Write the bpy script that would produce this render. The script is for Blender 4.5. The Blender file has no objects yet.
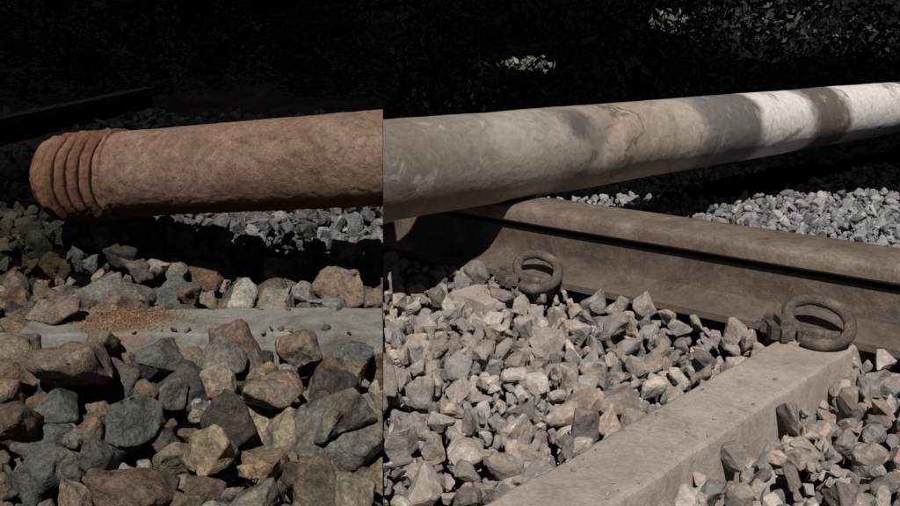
import bpy, bmesh, math, random
import numpy as np
from mathutils import Vector, Matrix, noise, Euler
random.seed(7); rng=np.random.default_rng(7)
scene=bpy.context.scene
R=math.radians
GAP=0.0004
# ---------------------------------------------------------------- camera
cam=bpy.data.objects.new("camera",bpy.data.cameras.new("camera"))
scene.collection.objects.link(cam); scene.camera=cam
cam.location=(0,0,0.5); cam.rotation_euler=(R(90-15.7),0,0)
cam.data.lens=36; cam.data.sensor_width=36; cam.data.shift_x=0.0744
cam.data.clip_start=0.02; cam.data.clip_end=500
# ---------------------------------------------------------------- light
sd=Vector((0.10,0.74,-1.0)).normalized()
sun=bpy.data.objects.new("sun",bpy.data.lights.new("sun",'SUN'))
scene.collection.objects.link(sun)
sun.data.energy=4.4; sun.data.angle=R(1.0); sun.data.color=(1,0.955,0.90)
sun.rotation_euler=sd.to_track_quat('-Z','Y').to_euler(); sun.location=(0.5,-2,4)
w=bpy.data.worlds.new("World"); scene.world=w; w.use_nodes=True
nt=w.node_tree; bg=nt.nodes['Background']
sky=nt.nodes.new('ShaderNodeTexSky'); sky.sky_type='NISHITA'; sky.sun_disc=False
el=math.asin(-sd.z); sky.sun_elevation=el
sky.sun_rotation=math.atan2(-sd.x,-sd.y)
nt.links.new(sky.outputs[0],bg.inputs[0]); bg.inputs[1].default_value=0.007
scene.view_settings.view_transform='Standard'; scene.view_settings.look='None'; scene.view_settings.exposure=0

# ---------------------------------------------------------------- node helpers
class M:
    def __init__(s,name,rough=0.9,spec=0.2):
        s.m=bpy.data.materials.new(name); s.m.use_nodes=True; s.t=s.m.node_tree
        s.b=s.t.nodes['Principled BSDF']; s.b.inputs['Roughness'].default_value=rough
        s.b.inputs['Specular IOR Level'].default_value=spec
        s.tc=s.t.nodes.new('ShaderNodeTexCoord')
    def L(s,a,b): s.t.links.new(a,b)
    def noise(s,scale,detail=6,rough=0.6,dist=0,vec=None):
        n=s.t.nodes.new('ShaderNodeTexNoise'); n.inputs['Scale'].default_value=scale
        n.inputs['Detail'].default_value=detail; n.inputs['Roughness'].default_value=rough
        n.inputs['Distortion'].default_value=dist
        s.L(vec if vec else s.tc.outputs['Object'],n.inputs['Vector']); return n.outputs['Fac']
    def vor(s,scale,out='Distance',vec=None):
        n=s.t.nodes.new('ShaderNodeTexVoronoi'); n.inputs['Scale'].default_value=scale
        s.L(vec if vec else s.tc.outputs['Object'],n.inputs['Vector']); return n.outputs[out]
    def ramp(s,fac,stops,interp='LINEAR'):
        n=s.t.nodes.new('ShaderNodeValToRGB'); cr=n.color_ramp; cr.interpolation=interp
        while len(cr.elements)<len(stops): cr.elements.new(0.5)
        for e,(p,c) in zip(cr.elements,stops):
            e.position=p; e.color=(c,c,c,1) if not hasattr(c,'__len__') else (*c,1)
        s.L(fac,n.inputs[0]); return n.outputs[0]
    def mix(s,f,a,b,mode='MIX'):
        n=s.t.nodes.new('ShaderNodeMix'); n.data_type='RGBA'; n.blend_type=mode
        for v,i in ((f,0),(a,6),(b,7)):
            if hasattr(v,'is_linked') : s.L(v,n.inputs[i])
            elif i==0: n.inputs[0].default_value=v
            else: n.inputs[i].default_value=(*v,1) if hasattr(v,'__len__') else (v,v,v,1)
        return n.outputs[2]
    def math(s,op,a,b=0.0,clamp=False):
        n=s.t.nodes.new('ShaderNodeMath'); n.operation=op; n.use_clamp=clamp
        for v,i in ((a,0),(b,1)):
            if hasattr(v,'is_linked'): s.L(v,n.inputs[i])
            else: n.inputs[i].default_value=v
        return n.outputs[0]
    def dist(s,p):
        mp=s.t.nodes.new('ShaderNodeVectorMath'); mp.operation='DISTANCE'
        s.L(s.tc.outputs['Object'],mp.inputs[0]); mp.inputs[1].default_value=p; return mp.outputs['Value']
    def col(s,c): s.L(c,s.b.inputs['Base Color'])
    def bump(s,h,dist=0.002,strength=1,prev=None):
        n=s.t.nodes.new('ShaderNodeBump'); n.inputs['Distance'].default_value=dist
        n.inputs['Strength'].default_value=strength; s.L(h,n.inputs['Height'])
        if prev: s.L(prev,n.inputs['Normal'])
        s.L(n.outputs[0],s.b.inputs['Normal']); return n.outputs[0]

def stone_mat(name,cs=1.0,rough=0.85,stain=.5,lo=.5,fine=True,bs=.9,spec=.2):
    m=M(name,rough,spec)
    a=m.t.nodes.new('ShaderNodeAttribute'); a.attribute_name='Col'
    n1=m.noise(28*cs,5,0.65,0.4); n2=m.noise(170*cs,4,0.75)
    c=m.mix(1.0,a.outputs['Color'],m.ramp(n1,[(0.25,lo),(0.5,1.0),(0.72,(1.55,1.5,1.42))]),'MULTIPLY')
    c=m.mix(1.0,c,m.ramp(n2,[(0.3,lo),(0.55,1.05),(0.75,1.7)]),'MULTIPLY')
    if stain: c=m.mix(m.ramp(m.noise(11*cs,3,0.6,0.5),[(0.52,0),(0.68,stain)]),c,m.mix(1,c,(1.5,0.98,0.62),'MULTIPLY'))
    if fine: c=m.mix(m.ramp(m.vor(420*cs),[(0.0,0.6),(0.14,0)]),c,m.mix(1,a.outputs['Color'],m.ramp(n1,[(0,3.6),(1,3.2)]),'MULTIPLY'))
    m.col(c)
    b=m.bump(n1,0.012,bs*.66); b=m.bump(n2,0.003,bs,b)
    return m.m
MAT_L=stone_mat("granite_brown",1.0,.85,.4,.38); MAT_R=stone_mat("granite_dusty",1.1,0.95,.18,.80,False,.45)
MAT_D=stone_mat("granite_painted_shade",1.0,1.0,0,.7,False,.3,0.0)  # for stones whose near-black colour stands in for light falloff

# ---------------------------------------------------------------- terrain
def sstep(a,b,x): 
    t=min(1,max(0,(x-a)/(b-a))); return t*t*(3-2*t)
def gz(x,y):
    z=-0.025
    if x<0:
        yc=1.68+0.02*math.sin(x*5); 
        z-=0.08*math.exp(-((y-yc)/0.07)**2)  # added trough, shaped to deepen the shadow below the rusty pole
        z+=0.075*math.exp(-(((x+0.60)/0.2)**2+((y-1.86)/0.12)**2))
        z+=0.026*(1-sstep(1.15,1.26,y))*sstep(.75,1.0,y)
    z+=0.012*noise.noise((x*3,y*3,0.3))
    z-=0.06*sstep(2.7,3.2,y)*(1-sstep(4.2,5.5,y))
    z+=2.6*sstep(5.0,10.5,y)+0.15*noise.noise((x*.8,y*.8,2))*sstep(4.5,6,y)
    return z
def newobj(name,me,mat=None,smooth=False):
    o=bpy.data.objects.new(name,me); scene.collection.objects.link(o)
    if mat: me.materials.append(mat)
    if smooth: me.polygons.foreach_set('use_smooth',[True]*len(me.polygons))
    return o
xs=sorted(set([-80,-50,-30,-18,-10,-6]+list(np.arange(-4,4.01,0.08))+[6,10,18,30,50,80]))
ys=sorted(set([-60,-30,-15,-8,-4,-2,-1]+list(np.arange(-0.5,11,0.08))+[12,15,20,30,50,90]))
V=[(x,y,gz(x,y)-0.03) for y in ys for x in xs]; nx=len(xs)
F=[(j*nx+i,j*nx+i+1,(j+1)*nx+i+1,(j+1)*nx+i) for j in range(len(ys)-1) for i in range(nx-1)]
me=bpy.data.meshes.new("ground"); me.from_pydata(V,[],F)
g=M("soil_painted_shade",1.0,0.0)  # soil coloured near black, so the unlit ground is painted in
g.col(g.mix(1,g.ramp(g.noise(4,8,0.7),[(0.3,(0.002,0.002,0.0018)),(0.7,(0.006,0.0055,0.0045))]),g.ramp(g.noise(60,4,0.6),[(0.3,0.5),(0.7,1.3)]),'MULTIPLY'))
g.bump(g.noise(45,6,0.7),0.02)
newobj("ground",me,g.m,True)

# ---------------------------------------------------------------- rocks
def make_rock(seed,detail):
    r=random.Random(seed); bm=bmesh.new()
    sx,sy,sz=1,r.uniform(.62,.95),r.uniform(.5,.8)
    for i in range(r.randint(10,15)):
        v=Vector((r.gauss(0,1),r.gauss(0,1),r.gauss(0,1))).normalized()*r.uniform(.8,1.08)
        v=Vector([math.copysign(abs(c)**0.75,c) for c in v])
        bm.verts.new((v.x*sx*.5,v.y*sy*.5,v.z*sz*.5))
    res=bmesh.ops.convex_hull(bm,input=bm.verts)
    bmesh.ops.delete(bm,geom=list({e for e in res['geom_interior']+res['geom_unused'] if isinstance(e,bmesh.types.BMVert)}),context='VERTS')
    bmesh.ops.dissolve_limit(bm,angle_limit=R(14),verts=bm.verts,edges=bm.edges)
    bmesh.ops.bevel(bm,geom=list(bm.edges),offset=0.022 if detail==1 else 0.05,segments=1,profile=.5,affect='EDGES',clamp_overlap=True)
    bmesh.ops.triangulate(bm,faces=bm.faces)
    if detail:
        for k in range(3):
            le=[e for e in bm.edges if e.calc_length()>(0.085 if detail==1 else .17)]
            if not le: break
            bmesh.ops.subdivide_edges(bm,edges=le,cuts=1)
            bmesh.ops.triangulate(bm,faces=bm.faces)
        bm.normal_update(); o=Vector((seed*3.7,seed*1.3,0)); q=1 if detail==1 else .7
        for v in bm.verts:
            n1=noise.noise(v.co*3.2+o); n2=noise.noise(v.co*8+o); n3=noise.noise(v.co*17+o)
            st=(math.floor(n1*6)/6-n1)*0.3
            v.co+=v.normal*(n1*.05+st*.07+n2*.028*q+n3*.014*q)
    bm.verts.index_update()
    a=np.array([v.co[:] for v in bm.verts]); f=np.array([[v.index for v in fc.verts] for fc in bm.faces if len(fc.verts)==3])
    bm.free(); return a,f
HI=[make_rock(i+1,1) for i in range(26)]
MID=[make_rock(i+201,2) for i in range(26)]
LO=[make_rock(i+101,0) for i in range(26)]

class Bag:
    def __init__(s): s.v=[];s.f=[];s.c=[];s.n=0
    def add(s,a,f,col):
        s.v.append(a); s.f.append(f+s.n); s.n+=len(a); s.c.append(np.tile(np.array([*col,1.0]),(len(a),1)))
    def build(s,name,mat,smooth):
        v=np.concatenate(s.v); f=np.concatenate(s.f); c=np.concatenate(s.c)
        me=bpy.data.meshes.new(name); me.vertices.add(len(v)); me.vertices.foreach_set('co',v.astype(np.float32).ravel())
        me.loops.add(f.size); me.loops.foreach_set('vertex_index',f.astype(np.int32).ravel())
        me.polygons.add(len(f)); me.polygons.foreach_set('loop_start',np.arange(0,f.size,3,dtype=np.int32))
        me.polygons.foreach_set('loop_total',np.full(len(f),3,dtype=np.int32))
        me.polygons.foreach_set('use_smooth',np.full(len(f),smooth))
        me.update(calc_edges=True); me.validate()
        at=me.color_attributes.new('Col','FLOAT_COLOR','POINT'); at.data.foreach_set('color',c.astype(np.float32).ravel())
        return newobj(name,me,mat)
def clipx(a,f,side):
    bm=bmesh.new(); vs=[bm.verts.new(p) for p in a]
    for t in f:
        try: bm.faces.new([vs[i] for i in t])
        except ValueError: pass
    res=bmesh.ops.bisect_plane(bm,geom=bm.verts[:]+bm.edges[:]+bm.faces[:],plane_co=(side*GAP,0,0),plane_no=(side*-1,0,0),clear_outer=True)
    ed=[e for e in res['geom_cut'] if isinstance(e,bmesh.types.BMEdge)]
    if ed: bmesh.ops.holes_fill(bm,edges=ed,sides=0)
    bmesh.ops.triangulate(bm,faces=bm.faces); bm.verts.index_update()
    a=np.array([v.co[:] for v in bm.verts]); f=np.array([[v.index for v in fc.verts] for fc in bm.faces]); bm.free()
    return a,f
def put(bag,lib,x,y,z,size,col,side=0,rot=None,flat=False):
    a,f=lib[random.randrange(len(lib))]
    if rot is None:
        rot=Euler((random.gauss(0,.35) if flat else random.uniform(0,6.28),random.gauss(0,.35) if flat else random.uniform(0,6.28),random.uniform(0,6.28)))
    m=np.array(rot.to_matrix()); a=(a*size*np.array([1,random.uniform(.85,1.1),random.uniform(.85,1.1)]))@m.T+np.array([x,y,z])
    if side and (a[:,0].min()*side<GAP or a[:,0].max()*side<GAP):
        if a[:,0].mean()*side<-size*.45: return
        a,f=clipx(a,f,side)
        if len(a)<4 or len(f)<4: return
    bag.add(a,f,col)
class Poisson:
    def __init__(s): s.cell=0.05; s.g={}
    def ok(s,x,y,r):
        i,j=int(math.floor(x/s.cell)),int(math.floor(y/s.cell)); k=int(2*0.07/s.cell)+1
        for a in range(i-k,i+k+1):
            for b in range(j-k,j+k+1):
                for (px,py,pr) in s.g.get((a,b),()):
                    if (px-x)**2+(py-y)**2<(r+pr)**2: return False
        return True
    def add(s,x,y,r): s.g.setdefault((int(math.floor(x/s.cell)),int(math.floor(y/s.cell))),[]).append((x,y,r))

# layout of track parts ------------------------------------------
RA=Vector((0.28,1.564)); RDIR=Vector((0.449,-0.346)).normalized(); RN=Vector((-RDIR.y,RDIR.x))
if RN.y<0: RN=-RN
RC=RA+RN*0.05
def rail_off(x,y): return (Vector((x,y))-RC).dot(RN)
SDIR=Vector((0.402,0.375)).normalized(); SN=Vector((SDIR.y,-SDIR.x))
SC=Vector((0.553,1.148))
def sl(x,y,c):
    d=Vector((x,y))-c; return d.dot(SDIR),d.dot(SN)
SC2=Vector((0.240,1.58))
SLW=0.047
def blocked(x,y,r):
    if x>0:
        o=rail_off(x,y)
        if abs(o)<0.083+r*0.15: return True
        u,v=sl(x,y,SC)
        if abs(v)<SLW+r*0.22 and u<0.1 and u>-1.4: return True
    return False
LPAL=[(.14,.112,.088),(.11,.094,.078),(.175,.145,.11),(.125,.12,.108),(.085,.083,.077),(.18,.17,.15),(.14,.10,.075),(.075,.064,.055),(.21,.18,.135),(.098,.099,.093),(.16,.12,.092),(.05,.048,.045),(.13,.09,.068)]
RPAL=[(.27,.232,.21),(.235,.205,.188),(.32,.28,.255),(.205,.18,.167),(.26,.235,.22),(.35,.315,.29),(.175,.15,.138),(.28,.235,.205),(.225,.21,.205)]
def jit(c,s=.15):
    k=random.uniform(1-s,1+s); return tuple(q*k for q in c)
left=Bag(); right=Bag(); far=Bag(); ldark=Bag(); rdark=Bag()
heroes=[(-.384,1.053,.125,(.15,.115,.09)),(-.290,.955,.08,(.11,.11,.10)),(-.195,.894,.068,(.24,.19,.13)),(-.235,1.455,.088,(.27,.26,.235)),
(-.088,1.43,.075,(.18,.195,.20)),(-.50,1.275,.092,(.16,.125,.10)),(-.138,1.03,.09,(.20,.155,.125)),(-.055,.945,.10,(.13,.13,.115)),(-.03,.815,.075,(.22,.19,.14)),
(-.26,.80,.105,(.13,.09,.07)),(-.219,1.12,.075,(.16,.15,.13)),(-.30,1.115,.085,(.10,.10,.09)),(-.42,.925,.085,(.10,.075,.06)),(-.135,.81,.07,(.15,.13,.11)),
(-.3365,1.50,.07,(.14,.10,.08)),(-.02,1.48,.06,(.16,.13,.1)),(-.15,1.52,.065,(.15,.14,.13)),(-.43,1.47,.075,(.12,.115,.10)),(-.56,1.45,.08,(.13,.10,.08)),
(-.565,1.33,.085,(.12,.10,.08)),(-.60,1.23,.09,(.11,.10,.09)),(-.40,1.19,.07,(.15,.12,.09)),(-.12,1.185,.07,(.17,.14,.11)),(-.04,1.18,.06,(.11,.115,.11))]
P=Poisson()
for x,y,s,c in heroes:
    random.seed(int(abs(x*1000)+y*77)); zz=gz(x,y)+s*.28+0.012
    if (x,y)==(-.50,1.275): zz=0.03+s*.26
    put(left,HI,x,y,zz,s*1.12,c,-1 if x>-.08 else 0,flat=True); P.add(x,y,s*.42)
random.seed(11)
def left_size(y): return 0.076 if y<1.6 else (0.076-0.030*sstep(1.6,1.95,y))
for layer,(n,zo,sp) in enumerate([(5200,0.004,.36),(7000,-.016,.34),(7000,-.036,.36)]):
    PP=P if layer==0 else Poisson()
    for k in range(n):
        x=random.uniform(-2.3,0.03); y=random.uniform(.3,2.75)
        s=left_size(y)*random.choice([.45,.6,.8,1.0,1.15,1.4]) if k<n*.5 else left_size(y)*random.uniform(.3,.65)
        if not PP.ok(x,y,s*sp): continue
        onsl = (1.235-s*.06<y-0.03*(x+.2)<1.345+s*.2) and x>-.56
        if onsl: continue
        PP.add(x,y,s*sp)
        c=jit(random.choice(LPAL),.3); bag_=left
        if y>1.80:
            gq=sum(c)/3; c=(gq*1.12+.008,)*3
            if x<-.45: c=tuple(q*.75 for q in c)  # weaker light towards the left painted into these stones
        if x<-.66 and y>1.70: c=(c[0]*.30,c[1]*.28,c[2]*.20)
        if y>2.28: c=tuple(q*.10 for q in c); bag_=ldark  # light falloff painted in: stones farther back get darker colours
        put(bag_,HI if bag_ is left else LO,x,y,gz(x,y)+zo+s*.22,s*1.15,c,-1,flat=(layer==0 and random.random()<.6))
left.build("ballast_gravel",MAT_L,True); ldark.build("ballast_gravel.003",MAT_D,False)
for layer,(n,zo,sp) in enumerate([(34000,0.008,.36),(30000,-.008,.36),(22000,-.024,.38)]):
    PP=Poisson()
    for k in range(n):
        x=random.uniform(-.02,3.0); y=random.uniform(.3,2.95)
        o=rail_off(x,y)
        base=0.040 if o<0 else 0.028
        s=base*(random.choice([.5,.7,.9,1.0,1.15,1.35]) if k<n*.5 else random.uniform(.35,.7))
        if blocked(x,y,s): continue
        if not PP.ok(x,y,s*sp): continue
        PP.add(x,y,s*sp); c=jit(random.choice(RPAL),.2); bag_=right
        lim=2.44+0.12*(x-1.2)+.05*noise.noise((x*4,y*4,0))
        if o>0:
            gq=sum(c)/3; c=(gq*.98,gq*.98,gq*1.0)
            if y>lim: c=tuple(q*.02 for q in c); bag_=rdark  # strip of shade behind the rail painted into the stone colours
        zz=gz(x,y)+zo+s*.25
        if o<0 and o>-.14: zz+=0.018
        near=o<0 and x<1.2
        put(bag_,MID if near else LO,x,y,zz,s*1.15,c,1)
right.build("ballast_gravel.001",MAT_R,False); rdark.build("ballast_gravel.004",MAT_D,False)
for layer in range(2):
    PP=Poisson()
    for k in range(9000):
        x=random.uniform(-4,4.5); y=random.uniform(2.8,4.6); s=random.uniform(.035,.075)
        if not PP.ok(x,y,s*.4): continue
        PP.add(x,y,s*.4)
        q=random.uniform(.002,.010) if x<0 else random.uniform(.001,.003)  # unlit distance painted in with near-black stone colours
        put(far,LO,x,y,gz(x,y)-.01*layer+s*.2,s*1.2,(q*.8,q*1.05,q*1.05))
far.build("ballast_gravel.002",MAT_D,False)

# ---------------------------------------------------------------- concrete sleepers
def conc(name,base,dark,b1=.7,b2=.8,stain=False):
    m=M(name,.95,.15); n=m.noise(7,8,.7,.8)
    c=m.ramp(n,[(.3,dark),(.5,base),(.75,tuple(q*1.25 for q in base))])
    c=m.mix(1,c,m.ramp(m.noise(90,7,.8,1.2),[(.3,.72),(.6,1.08)]),'MULTIPLY')
    c=m.mix(m.ramp(m.vor(150),[(0,.6),(.10,0)]),c,tuple(q*.35 for q in dark))
    c=m.mix(m.ramp(m.noise(16,7,.75,1.0),[(.56,0),(.68,.5)]),c,tuple(q*.55 for q in dark))
    if stain:
        d=m.math('ADD',m.dist((-.385,1.285,.035)),m.math('MULTIPLY',m.noise(22,6,.7,.5),.09))
        c=m.mix(m.ramp(d,[(.085,.85),(.135,0)]),c,m.mix(m.noise(120,5,.7),(.10,.055,.03),(.26,.15,.075)))
    m.col(c); b=m.bump(m.noise(38,8,.7,.6),.006,b1); m.bump(m.noise(260,5,.75,1),.0018,b2,b); return m.m
CL=conc("concrete_grey",(.25,.24,.215),(.12,.11,.09),.8,.8,True); CR=conc("concrete_dusty",(.385,.33,.295),(.30,.25,.22),.45,.7)
def slab(name,p0,p1,hw,zt,zb,mat,topin=.008,n=60):
    p0=Vector(p0);p1=Vector(p1); d=(p1-p0); Lg=d.length; d.normalize(); nn=Vector((-d.y,d.x))
    prof=[(-hw-.010,zb),(-hw,zt-.010),(-hw+.003,zt-.003),(-hw+topin,zt),(-hw*.33,zt+.0005),(hw*.33,zt+.0005),(hw-topin,zt),(hw-.003,zt-.003),(hw,zt-.010),(hw+.010,zb)]
    V=[];F=[];k=len(prof)
    for i in range(n+1):
        q=p0+d*(Lg*i/n)
        for (o,z) in prof:
            e=noise.noise((q.x*22,q.y*22,o*20))*.0025+noise.noise((q.x*120,q.y*120,o*40))*.0018
            V.append((q.x+nn.x*(o+e),q.y+nn.y*(o+e),z+noise.noise((q.x*14+5,q.y*14,o*12))*.0015))
    for i in range(n):
        for j in range(k-1): F.append((i*k+j,(i+1)*k+j,(i+1)*k+j+1,i*k+j+1))
        F.append((i*k+k-1,(i+1)*k+k-1,(i+1)*k,i*k))
    F.append(tuple(range(k))); F.append(tuple(n*k+j for j in reversed(range(k))))
    if p1.x<0: V=[(min(x,-GAP),y,z) for x,y,z in V]
    me=bpy.data.meshes.new(name); me.from_pydata(V,[],F)
    bm=bmesh.new(); bm.from_mesh(me); bmesh.ops.recalc_face_normals(bm,faces=bm.faces); bm.to_mesh(me); bm.free()
    o=newobj(name,me,mat,True); md=o.modifiers.new("edges",'EDGE_SPLIT'); md.split_angle=R(22); return o
slab("concrete_sleeper",(-.53,1.275),(-.0008,1.289),.060,.034,-.12,CL,n=110)
E=SC-SDIR*1.3; E2=SC+SDIR*.40
slab("concrete_sleeper.001",E,E2,SLW,.024,-.12,CR,n=260)
E=SC2-SDIR*.13; E2=SC2+SDIR*.5
slab("concrete_sleeper.002",E,E2,SLW,.0,-.12,CR,n=60)
chips=Bag()
for k in range(30):
    x=random.uniform(-.5,-.02); y=1.283+random.choice([-1,1])*abs(random.gauss(.055,.012)); s=random.uniform(.005,.018)
    put(chips,HI,x,min(max(y,1.228),1.335),.034+s*.15,s,jit(random.choice(LPAL),.3),flat=True)
for k in range(70):
    u=random.uniform(-.75,-.02); v=random.choice([-1,1])*random.uniform(.028,.044)*random.choice([1,1,.5]); q=SC+SDIR*u+SN*v; s=random.uniform(.002,.008)
    put(chips,LO,q.x,q.y,.024+s*.15,s,jit(random.choice(RPAL),.2),flat=True)
chips.build("stone_chips",MAT_R,False)

# ---------------------------------------------------------------- rail
rm=M("rail_steel_rusty",.5,.45)
n=rm.noise(12,8,.7,.8)
sp_=rm.t.nodes.new('ShaderNodeSeparateXYZ'); rm.L(rm.tc.outputs['Object'],sp_.inputs[0])
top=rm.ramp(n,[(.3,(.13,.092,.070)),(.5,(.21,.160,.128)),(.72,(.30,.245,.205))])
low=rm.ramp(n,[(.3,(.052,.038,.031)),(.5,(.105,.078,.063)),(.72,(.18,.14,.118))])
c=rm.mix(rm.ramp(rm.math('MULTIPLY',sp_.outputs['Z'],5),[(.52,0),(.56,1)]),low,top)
c=rm.mix(rm.ramp(rm.noise(24,7,.75,.8),[(.54,0),(.66,.5)]),c,(.13,.075,.048))
c=rm.mix(rm.ramp(rm.math('ADD',rm.math('MULTIPLY',sp_.outputs['Z'],5),rm.math('MULTIPLY',rm.noise(30,5,.7),.14)),[(.20,.55),(.29,0)]),c,(.19,.155,.13))
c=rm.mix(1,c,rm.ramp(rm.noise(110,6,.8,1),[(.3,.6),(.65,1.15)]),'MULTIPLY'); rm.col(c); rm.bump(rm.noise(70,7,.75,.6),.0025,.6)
rm.b.inputs['Metallic'].default_value=.2
prof=[(-.050,.128),(-.047,.135),(-.040,.1395),(-.02,.142),(.035,.142),(.055,.1395),(.063,.134),(.063,.112),(.034,.103),(.020,.092),(.018,.07),(.028,.05),(.050,.042),(.082,.035),(.083,.024),
(-.088,.016),(-.088,.027),(-.080,.031),(-.060,.038),(-.046,.050),(-.041,.066),(-.038,.088),(-.036,.098),(-.024,.102),(-.026,.108),(-.045,.109),(-.050,.113)]
V=[];F=[];k=len(prof);N=120
for i in range(N+1):
    for (o,z) in prof:
        ts=-(RC.x+RN.x*o-GAP)/RDIR.x; tt=ts+(2.6-ts)*i/N
        q=RC+RDIR*tt+RN*o; V.append((q.x,q.y,z+noise.noise((q.x*9,q.y*9,o*50))*.001))
for i in range(N):
    for j in range(k): F.append((i*k+j,(i+1)*k+j,(i+1)*k+(j+1)%k,i*k+(j+1)%k))
F.append(tuple(range(k))); F.append(tuple(N*k+j for j in reversed(range(k))))
me=bpy.data.meshes.new("railway_rail"); me.from_pydata(V,[],F)
bm=bmesh.new(); bm.from_mesh(me); bmesh.ops.recalc_face_normals(bm,faces=bm.faces); bm.to_mesh(me); bm.free()
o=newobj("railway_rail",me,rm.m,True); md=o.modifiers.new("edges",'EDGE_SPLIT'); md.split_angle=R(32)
def rail2(name,p,q,z0,mat,sc=1):
    p=Vector(p);q=Vector(q);d=(q-p).normalized();nn=Vector((-d.y,d.x));V=[];F=[]
    pr=[(-.035,.14),(.035,.14),(.035,.11),(.01,.10),(.01,.04),(.07,.02),(.07,.01),(-.07,.01),(-.07,.02),(-.01,.04),(-.01,.10),(-.035,.11)]
    for pt in (p,q):
        for (o,z) in pr: V.append((pt.x+nn.x*o*sc,pt.y+nn.y*o*sc,z0+z*sc))
    k=len(pr)
    for j in range(k): F.append((j,k+j,k+(j+1)%k,(j+1)%k))
    F+= [tuple(range(k)),tuple(k+j for j in reversed(range(k)))]
    me=bpy.data.meshes.new(name); me.from_pydata(V,[],F)
    bm=bmesh.new(); bm.from_mesh(me); bmesh.ops.recalc_face_normals(bm,faces=bm.faces); bm.to_mesh(me); bm.free(); return newobj(name,me,mat)
dr=M("rail_painted_shade",.9,.05); dr.col(dr.ramp(dr.noise(20),[(.3,(.0025,.002,.0016)),(.7,(.009,.006,.0042))]))  # distant rail darkened by colour to paint in the missing light
rail2("railway_rail.001",(-1.75,2.55),(-1.25,4.9),-.09,dr.m)

# ---------------------------------------------------------------- clips
cm=M("clip_rusty_steel",.7,.3)
cm.col(cm.mix(1,cm.ramp(cm.noise(45,7,.75,.5),[(.3,(.05,.038,.032)),(.52,(.115,.09,.075)),(.7,(.27,.22,.19))]),cm.ramp(cm.noise(300,3),[(.3,.7),(.7,1.1)]),'MULTIPLY')); cm.bump(cm.noise(120,5,.7,.5),.004,.9)
def tube(bm,pts,r,seg=12,sub=8,flat=1.0):
    P=[Vector(p) for p in pts]; S=[]
    for i in range(len(P)-1):
        a=P[max(i-1,0)];b=P[i];c=P[i+1];d=P[min(i+2,len(P)-1)]
        for s in range(sub):
            t=s/sub; S.append(.5*((2*b)+(c-a)*t+(2*a-5*b+4*c-d)*t*t+(3*b-a-3*c+d)*t**3))
    S.append(P[-1]); rings=[]; up=Vector((0,0,1))
    for i,p in enumerate(S):
        t=(S[min(i+1,len(S)-1)]-S[max(i-1,0)]).normalized()
        a=t.cross(up); a=a.normalized() if a.length>.05 else Vector((1,0,0)); b=a.cross(t).normalized(); up=b
        rr_=r*(1+.16*noise.noise(p*60))
        rings.append([bm.verts.new(p+a*math.cos(u)*rr_+b*math.sin(u)*rr_*flat) for u in [6.2832*q/seg for q in range(seg)]])
    for i in range(len(rings)-1):
        for q in range(seg): bm.faces.new((rings[i][q],rings[i][(q+1)%seg],rings[i+1][(q+1)%seg],rings[i+1][q]))
    bm.faces.new(rings[0][::-1]); bm.faces.new(rings[-1])
def box(bm,c,s,bev=.004,rz=0):
    r=bmesh.ops.create_cube(bm,size=1,matrix=Matrix.Translation(c)@Matrix.Rotation(rz,4,'Z')@Matrix.Diagonal((*s,1)))
    es=list({e for v in r['verts'] for e in v.link_edges}); bmesh.ops.bevel(bm,geom=es,offset=bev,segments=2,affect='EDGES')
def clip(name,pos,sc,flip=1,rz=0):
    bm=bmesh.new()
    pts=[(.036,-.016,.012),(.008,-.016,.014),(-.020,-.014,.018),(-.038,-.002,.030),(-.036,.014,.048),(-.012,.016,.058),(.014,.010,.058),(.036,.000,.050),(.046,-.018,.040),(.044,-.040,.024),(.024,-.054,.014),(.002,-.056,.010),(-.018,-.048,.012)]
    tube(bm,pts,.0094)
    box(bm,(-.002,-.016,.006),(.044,.044,.028),.006)
    box(bm,(-.050,-.018,.014),(.036,.060,.044),.012,.25)
    box(bm,(-.066,.004,.012),(.036,.038,.036),.011,-.3)
    box(bm,(0,.010,.0),(.11,.05,.008),.002)
    me=bpy.data.meshes.new(name); bm.normal_update(); bm.to_mesh(me); bm.free()
    o=newobj(name,me,cm.m,True); o.location=pos; o.rotation_euler=(0,0,math.atan2(RDIR.y,RDIR.x)+rz); o.scale=(sc*flip,sc,sc)
    md=o.modifiers.new("edges",'EDGE_SPLIT'); md.split_angle=R(40)
    return o
q=RC-RN*.100+RDIR*(Vector((.556,1.14))-RC).dot(RDIR); clip("rail_clip",(q.x,q.y,.024),.92,rz=.30)
q=RC-RN*.094+RDIR*(Vector((.285,1.535))-RC).dot(RDIR); clip("rail_clip.001",(q.x,q.y,.014),.9,rz=.25)

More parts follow.
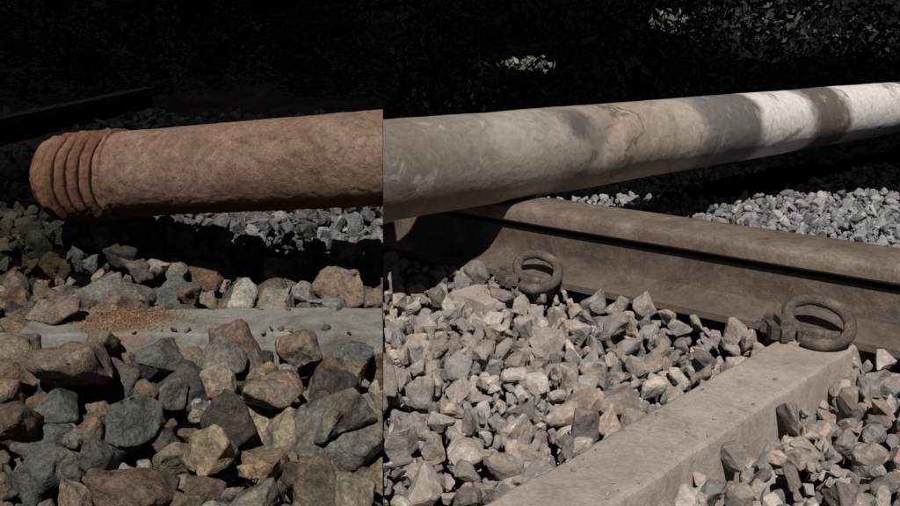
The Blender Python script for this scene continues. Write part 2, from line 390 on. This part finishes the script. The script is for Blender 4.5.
# ---------------------------------------------------------------- poles
def pole_mesh(name,A,B,rfun,ns,na,side,mat):
    A=Vector(A);B=Vector(B); ax=(B-A); Lg=ax.length; ax.normalize()
    zup=Vector((0,0,1)); u=ax.cross(zup).normalized(); v=u.cross(ax).normalized()
    mat3=Matrix((u,v,ax)).transposed(); V=[];F=[]
    for i in range(ns+1):
        for j in range(na):
            ph=2*math.pi*j/na; s=Lg*i/ns
            r=rfun(s,ph,Lg); off=u*math.cos(ph)*r+v*math.sin(ph)*r
            s0=(side*GAP-off.x)/ax.x
            V.append((math.cos(ph)*r,math.sin(ph)*r,s0+(Lg-s0)*i/ns))
    for i in range(ns):
        for j in range(na): F.append((i*na+j,i*na+(j+1)%na,(i+1)*na+(j+1)%na,(i+1)*na+j))
    F.append(tuple(range(na))[::-1])
    nb=len(V); r2=.80
    for dz,k in ((0,r2),(-.12,r2)):
        for j in range(na):
            x,y,z=V[ns*na+j]; V.append((x*k,y*k,z+dz))
    for j in range(na):
        j2=(j+1)%na
        F.append((ns*na+j,ns*na+j2,nb+j2,nb+j)); F.append((nb+j,nb+j2,nb+na+j2,nb+na+j))
    F.append(tuple(nb+na+j for j in range(na)))
    me=bpy.data.meshes.new(name); me.from_pydata(V,[],F)
    bm=bmesh.new(); bm.from_mesh(me); bmesh.ops.recalc_face_normals(bm,faces=bm.faces); bm.to_mesh(me); bm.free()
    o=newobj(name,me,mat,True); o.matrix_world=Matrix.Translation(A)@mat3.to_4x4()
    md=o.modifiers.new("edges",'EDGE_SPLIT'); md.split_angle=R(50)
    return o
m=M("rusted_iron",.92,.12)
n1=m.noise(6,8,.7,1.1); n2=m.noise(60,8,.8,.5); n3=m.noise(210,5,.75,.5)
c=m.ramp(n1,[(.28,(.135,.078,.056)),(.44,(.22,.138,.102)),(.56,(.275,.182,.140)),(.70,(.35,.255,.21))])
c=m.mix(1,c,m.ramp(n2,[(.3,.42),(.5,1.0),(.7,1.3)]),'MULTIPLY')
c=m.mix(m.ramp(n3,[(.3,.7),(.46,0)]),c,(.05,.028,.02))
c=m.mix(m.ramp(m.noise(28,7,.8,.8),[(.56,0),(.66,.65)]),c,(.12,.062,.042))
c=m.mix(m.ramp(m.noise(41,6,.75,.6),[(.60,0),(.68,.5)]),c,(.40,.31,.26))
sep=m.t.nodes.new('ShaderNodeSeparateXYZ'); m.L(m.tc.outputs['Object'],sep.inputs[0])
tip=m.math('ADD',sep.outputs['Z'],m.math('MULTIPLY',m.noise(18,5,.6),.10))
c=m.mix(m.ramp(m.math('SUBTRACT',tip,.02),[(.53,0),(.60,.7)]),c,m.mix(1,c,(.72,.50,.40),'MULTIPLY'))
rad=m.math('SQRT',m.math('ADD',m.math('POWER',sep.outputs['X'],2),m.math('POWER',sep.outputs['Y'],2)))
c=m.mix(m.ramp(m.math('MULTIPLY',rad,10),[(.775,.95),(.815,0)]),c,(.022,.011,.007))
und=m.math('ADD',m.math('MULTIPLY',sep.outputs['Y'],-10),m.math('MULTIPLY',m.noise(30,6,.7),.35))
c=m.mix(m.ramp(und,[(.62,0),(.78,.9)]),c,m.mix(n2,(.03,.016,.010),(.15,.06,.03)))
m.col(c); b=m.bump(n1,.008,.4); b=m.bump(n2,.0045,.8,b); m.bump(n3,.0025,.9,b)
def rl(s,ph,Lg):
    r=.0825
    e=Lg-s
    if e<.160:
        if e<.036: r=.0855-.006*sstep(.014,.0,e)-.013*sstep(.026,.036,e)
        else:
            w_=((e-.036)/.0285+ph/(2*math.pi)+.14*noise.noise(Vector((math.cos(ph),math.sin(ph),3))))%1.0
            r=.0712+.0215*max(0,math.sin(w_*math.pi)-.15)**.8
            if e>.146: r=max(r,.0715+.011*sstep(.146,.160,e))
        r+= .0030*noise.noise((math.cos(ph)*3,math.sin(ph)*3,e*70))+.0016*noise.noise((math.cos(ph)*9,math.sin(ph)*9,e*130))
    nn=Vector((math.cos(ph)*2,math.sin(ph)*2,s*9))
    r+=.0012*noise.noise(nn)+.0008*noise.noise(nn*5)+.0005*noise.noise(nn*13)
    if math.sin(ph)<-.75: r+=.0035*abs(noise.noise(Vector((math.cos(ph)*6,s*40,1))))
    return r
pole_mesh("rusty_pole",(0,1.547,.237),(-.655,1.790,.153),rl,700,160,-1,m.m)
m=M("painted_pole",.7,.3)
sep=m.t.nodes.new('ShaderNodeSeparateXYZ'); m.L(m.tc.outputs['Object'],sep.inputs[0])
z=m.math('ADD',sep.outputs['Z'],m.math('MULTIPLY',m.math('SUBTRACT',m.noise(9,5,.65,.5),.5),.15))
zz=m.math('DIVIDE',z,3.4)
S=lambda v:v/3.4
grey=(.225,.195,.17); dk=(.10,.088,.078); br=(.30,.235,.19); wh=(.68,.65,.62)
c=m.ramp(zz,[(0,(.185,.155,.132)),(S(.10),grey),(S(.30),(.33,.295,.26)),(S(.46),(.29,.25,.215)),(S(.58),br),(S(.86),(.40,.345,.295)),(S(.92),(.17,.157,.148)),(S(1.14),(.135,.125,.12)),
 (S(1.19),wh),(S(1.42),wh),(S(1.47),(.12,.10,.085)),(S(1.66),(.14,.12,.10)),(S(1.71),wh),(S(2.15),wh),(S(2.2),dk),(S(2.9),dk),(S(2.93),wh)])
c=m.mix(m.ramp(m.noise(11,8,.72,1.0),[(.36,.7),(.46,0)]),c,(.16,.13,.108))
c=m.mix(m.ramp(m.noise(19,6,.65,.8),[(.58,0),(.66,.5)]),c,(.44,.405,.37))
c=m.mix(1,c,m.ramp(m.noise(70,7,.75,.6),[(.3,.7),(.6,1.08)]),'MULTIPLY')
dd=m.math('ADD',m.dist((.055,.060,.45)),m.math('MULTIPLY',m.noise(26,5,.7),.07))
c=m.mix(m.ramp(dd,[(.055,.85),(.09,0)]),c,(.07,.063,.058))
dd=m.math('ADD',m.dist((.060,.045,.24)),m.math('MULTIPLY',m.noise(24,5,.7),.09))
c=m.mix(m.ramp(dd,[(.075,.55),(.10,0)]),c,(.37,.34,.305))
cz=m.math('ABSOLUTE',m.math('SUBTRACT',m.math('ADD',sep.outputs['Z'],m.math('MULTIPLY',m.math('SUBTRACT',m.noise(10,3,.6),.5),.25)),.60))
c=m.mix(m.ramp(cz,[(0,.75),(.008,0)]),c,(.075,.058,.048))
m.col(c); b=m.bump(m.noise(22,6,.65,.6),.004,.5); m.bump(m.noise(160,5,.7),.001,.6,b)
def rr(s,ph,Lg):
    nn=Vector((math.cos(ph)*1.5,math.sin(ph)*1.5,s*5))
    r=.0835+.0016*noise.noise(nn)+.0005*noise.noise(nn*5)
    dph=(ph-.35+math.pi)%(2*math.pi)-math.pi
    r-=.010*math.exp(-((s-.58-.05*dph)/.035)**2-(dph/.6)**2)
    r+=.0035*sstep(.62,.635,s)*(1-sstep(.80,.83,s))*math.exp(-(dph/.9)**4)
    d2=(ph-1.0+math.pi)%(2*math.pi)-math.pi
    r-=.005*math.exp(-((s-.42)/.035)**2-(d2/.35)**2)
    return r
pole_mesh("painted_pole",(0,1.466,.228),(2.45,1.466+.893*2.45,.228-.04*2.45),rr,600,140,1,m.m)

# ---------------------------------------------------------------- rust debris on the left sleeper
deb=Bag()
for k in range(2600):
    x=random.gauss(-.385,.036); y=random.gauss(1.285,.027); s=random.uniform(.001,.0040)*(1.8 if random.random()<.04 else 1)
    if not(-.52<x<-.25) or not (1.23<y<1.34): continue
    c=random.choice([(.19,.11,.058),(.13,.075,.042),(.24,.15,.085),(.10,.06,.04),(.23,.18,.13),(.16,.085,.048)])
    put(deb,LO,x,y,.0350+s*.15,s,c)
deb.build("rust_flakes",MAT_R,False)

# ---------------------------------------------------------------- undergrowth
lm=M("leaves",.9,.05); a=lm.t.nodes.new('ShaderNodeAttribute'); a.attribute_name='Col'
lm.col(a.outputs['Color'])
lk=M("leaves_painted_shade",1.0,0.0); a=lk.t.nodes.new('ShaderNodeAttribute'); a.attribute_name='Col'  # shaded version of the leaves, darkness painted into their colour
lk.col(a.outputs['Color'])
def leafbush(name,x0,x1,y0,y1,nclump,colf,seed,mat,pale=()):
    r=random.Random(seed); v=[];f=[];cc=[]
    def leaf(p,s,col):
        d=Vector((r.gauss(0,1),r.gauss(0,1)-.4,r.gauss(0,.7)+.3)).normalized(); t=d.orthogonal().normalized()
        t.rotate(Matrix.Rotation(r.uniform(0,6.28),3,d)); b=d.cross(t)
        i=len(v)
        v.extend([p-t*s,p-b*s*.45+d*s*.1,p+t*s,p+b*s*.45+d*s*.1]); f.append((i,i+1,i+2)); f.append((i,i+2,i+3)); cc.extend([col]*4)
    for _ in range(nclump):
        x=r.uniform(x0,x1); y=r.uniform(y0,y1); h=gz(x,y)+ r.random()**1.1*(1.2+.5*noise.noise((x,y,3)))*sstep(y0-.6,y0+.9,y)
        c=Vector((x,y,h)); rad=r.uniform(.06,.2); k=r.choice([.1,.25,.6,1.1,1.9])
        for _ in range(int(50*rad/.13)):
            o=Vector((r.gauss(0,1),r.gauss(0,1),r.gauss(0,.7)))*rad*.6
            p=c+o; br_=k*r.uniform(.6,1.4)
            leaf(p,r.uniform(.014,.040),tuple(q*br_ for q in colf(p)))
    for (x,y,z_,w_,h_,n_) in pale:
        for _ in range(n_):
            kk=r.uniform(.2,1); leaf(Vector((x+r.gauss(0,w_),y+r.gauss(0,.02),z_+r.gauss(0,h_))),r.uniform(.010,.024),(.24*kk,.28*kk,.22*kk))
    bag=Bag(); A=np.array([q[:] for q in v])
    bag.v=[A]; bag.f=[np.array(f)]; bag.c=[np.hstack([np.array(cc),np.ones((len(cc),1))])]
    return bag.build(name,mat,False)
def colr(p):
    n=noise.noise(p*1.1)+.35*noise.noise(p*3)
    k=n*.6-.16+.95*sstep(1.2,2.4,p.x)*sstep(.14,.34,p.z)  # painted light: leaves brighten towards the upper right
    k=min(max(k,0),1)
    return (.0005+.062*k,.0007+.068*k,.0007+.056*k)
def coll(p):
    k=max(0,noise.noise(p*1.2)); return (.0002+.0004*k,.0003+.0006*k,.0003+.0007*k)  # leaf colours near black, painting in the unlit background
leafbush("shrub_undergrowth",.05,5.5,4.3,7.0,1500,colr,3,lm.m,pale=[(.66,4.25,.215,.05,.012,190),(1.30,4.25,.41,.035,.018,120)])
leafbush("shrub_undergrowth.001",-6,-.05,5.2,7.5,600,coll,5,lk.m)
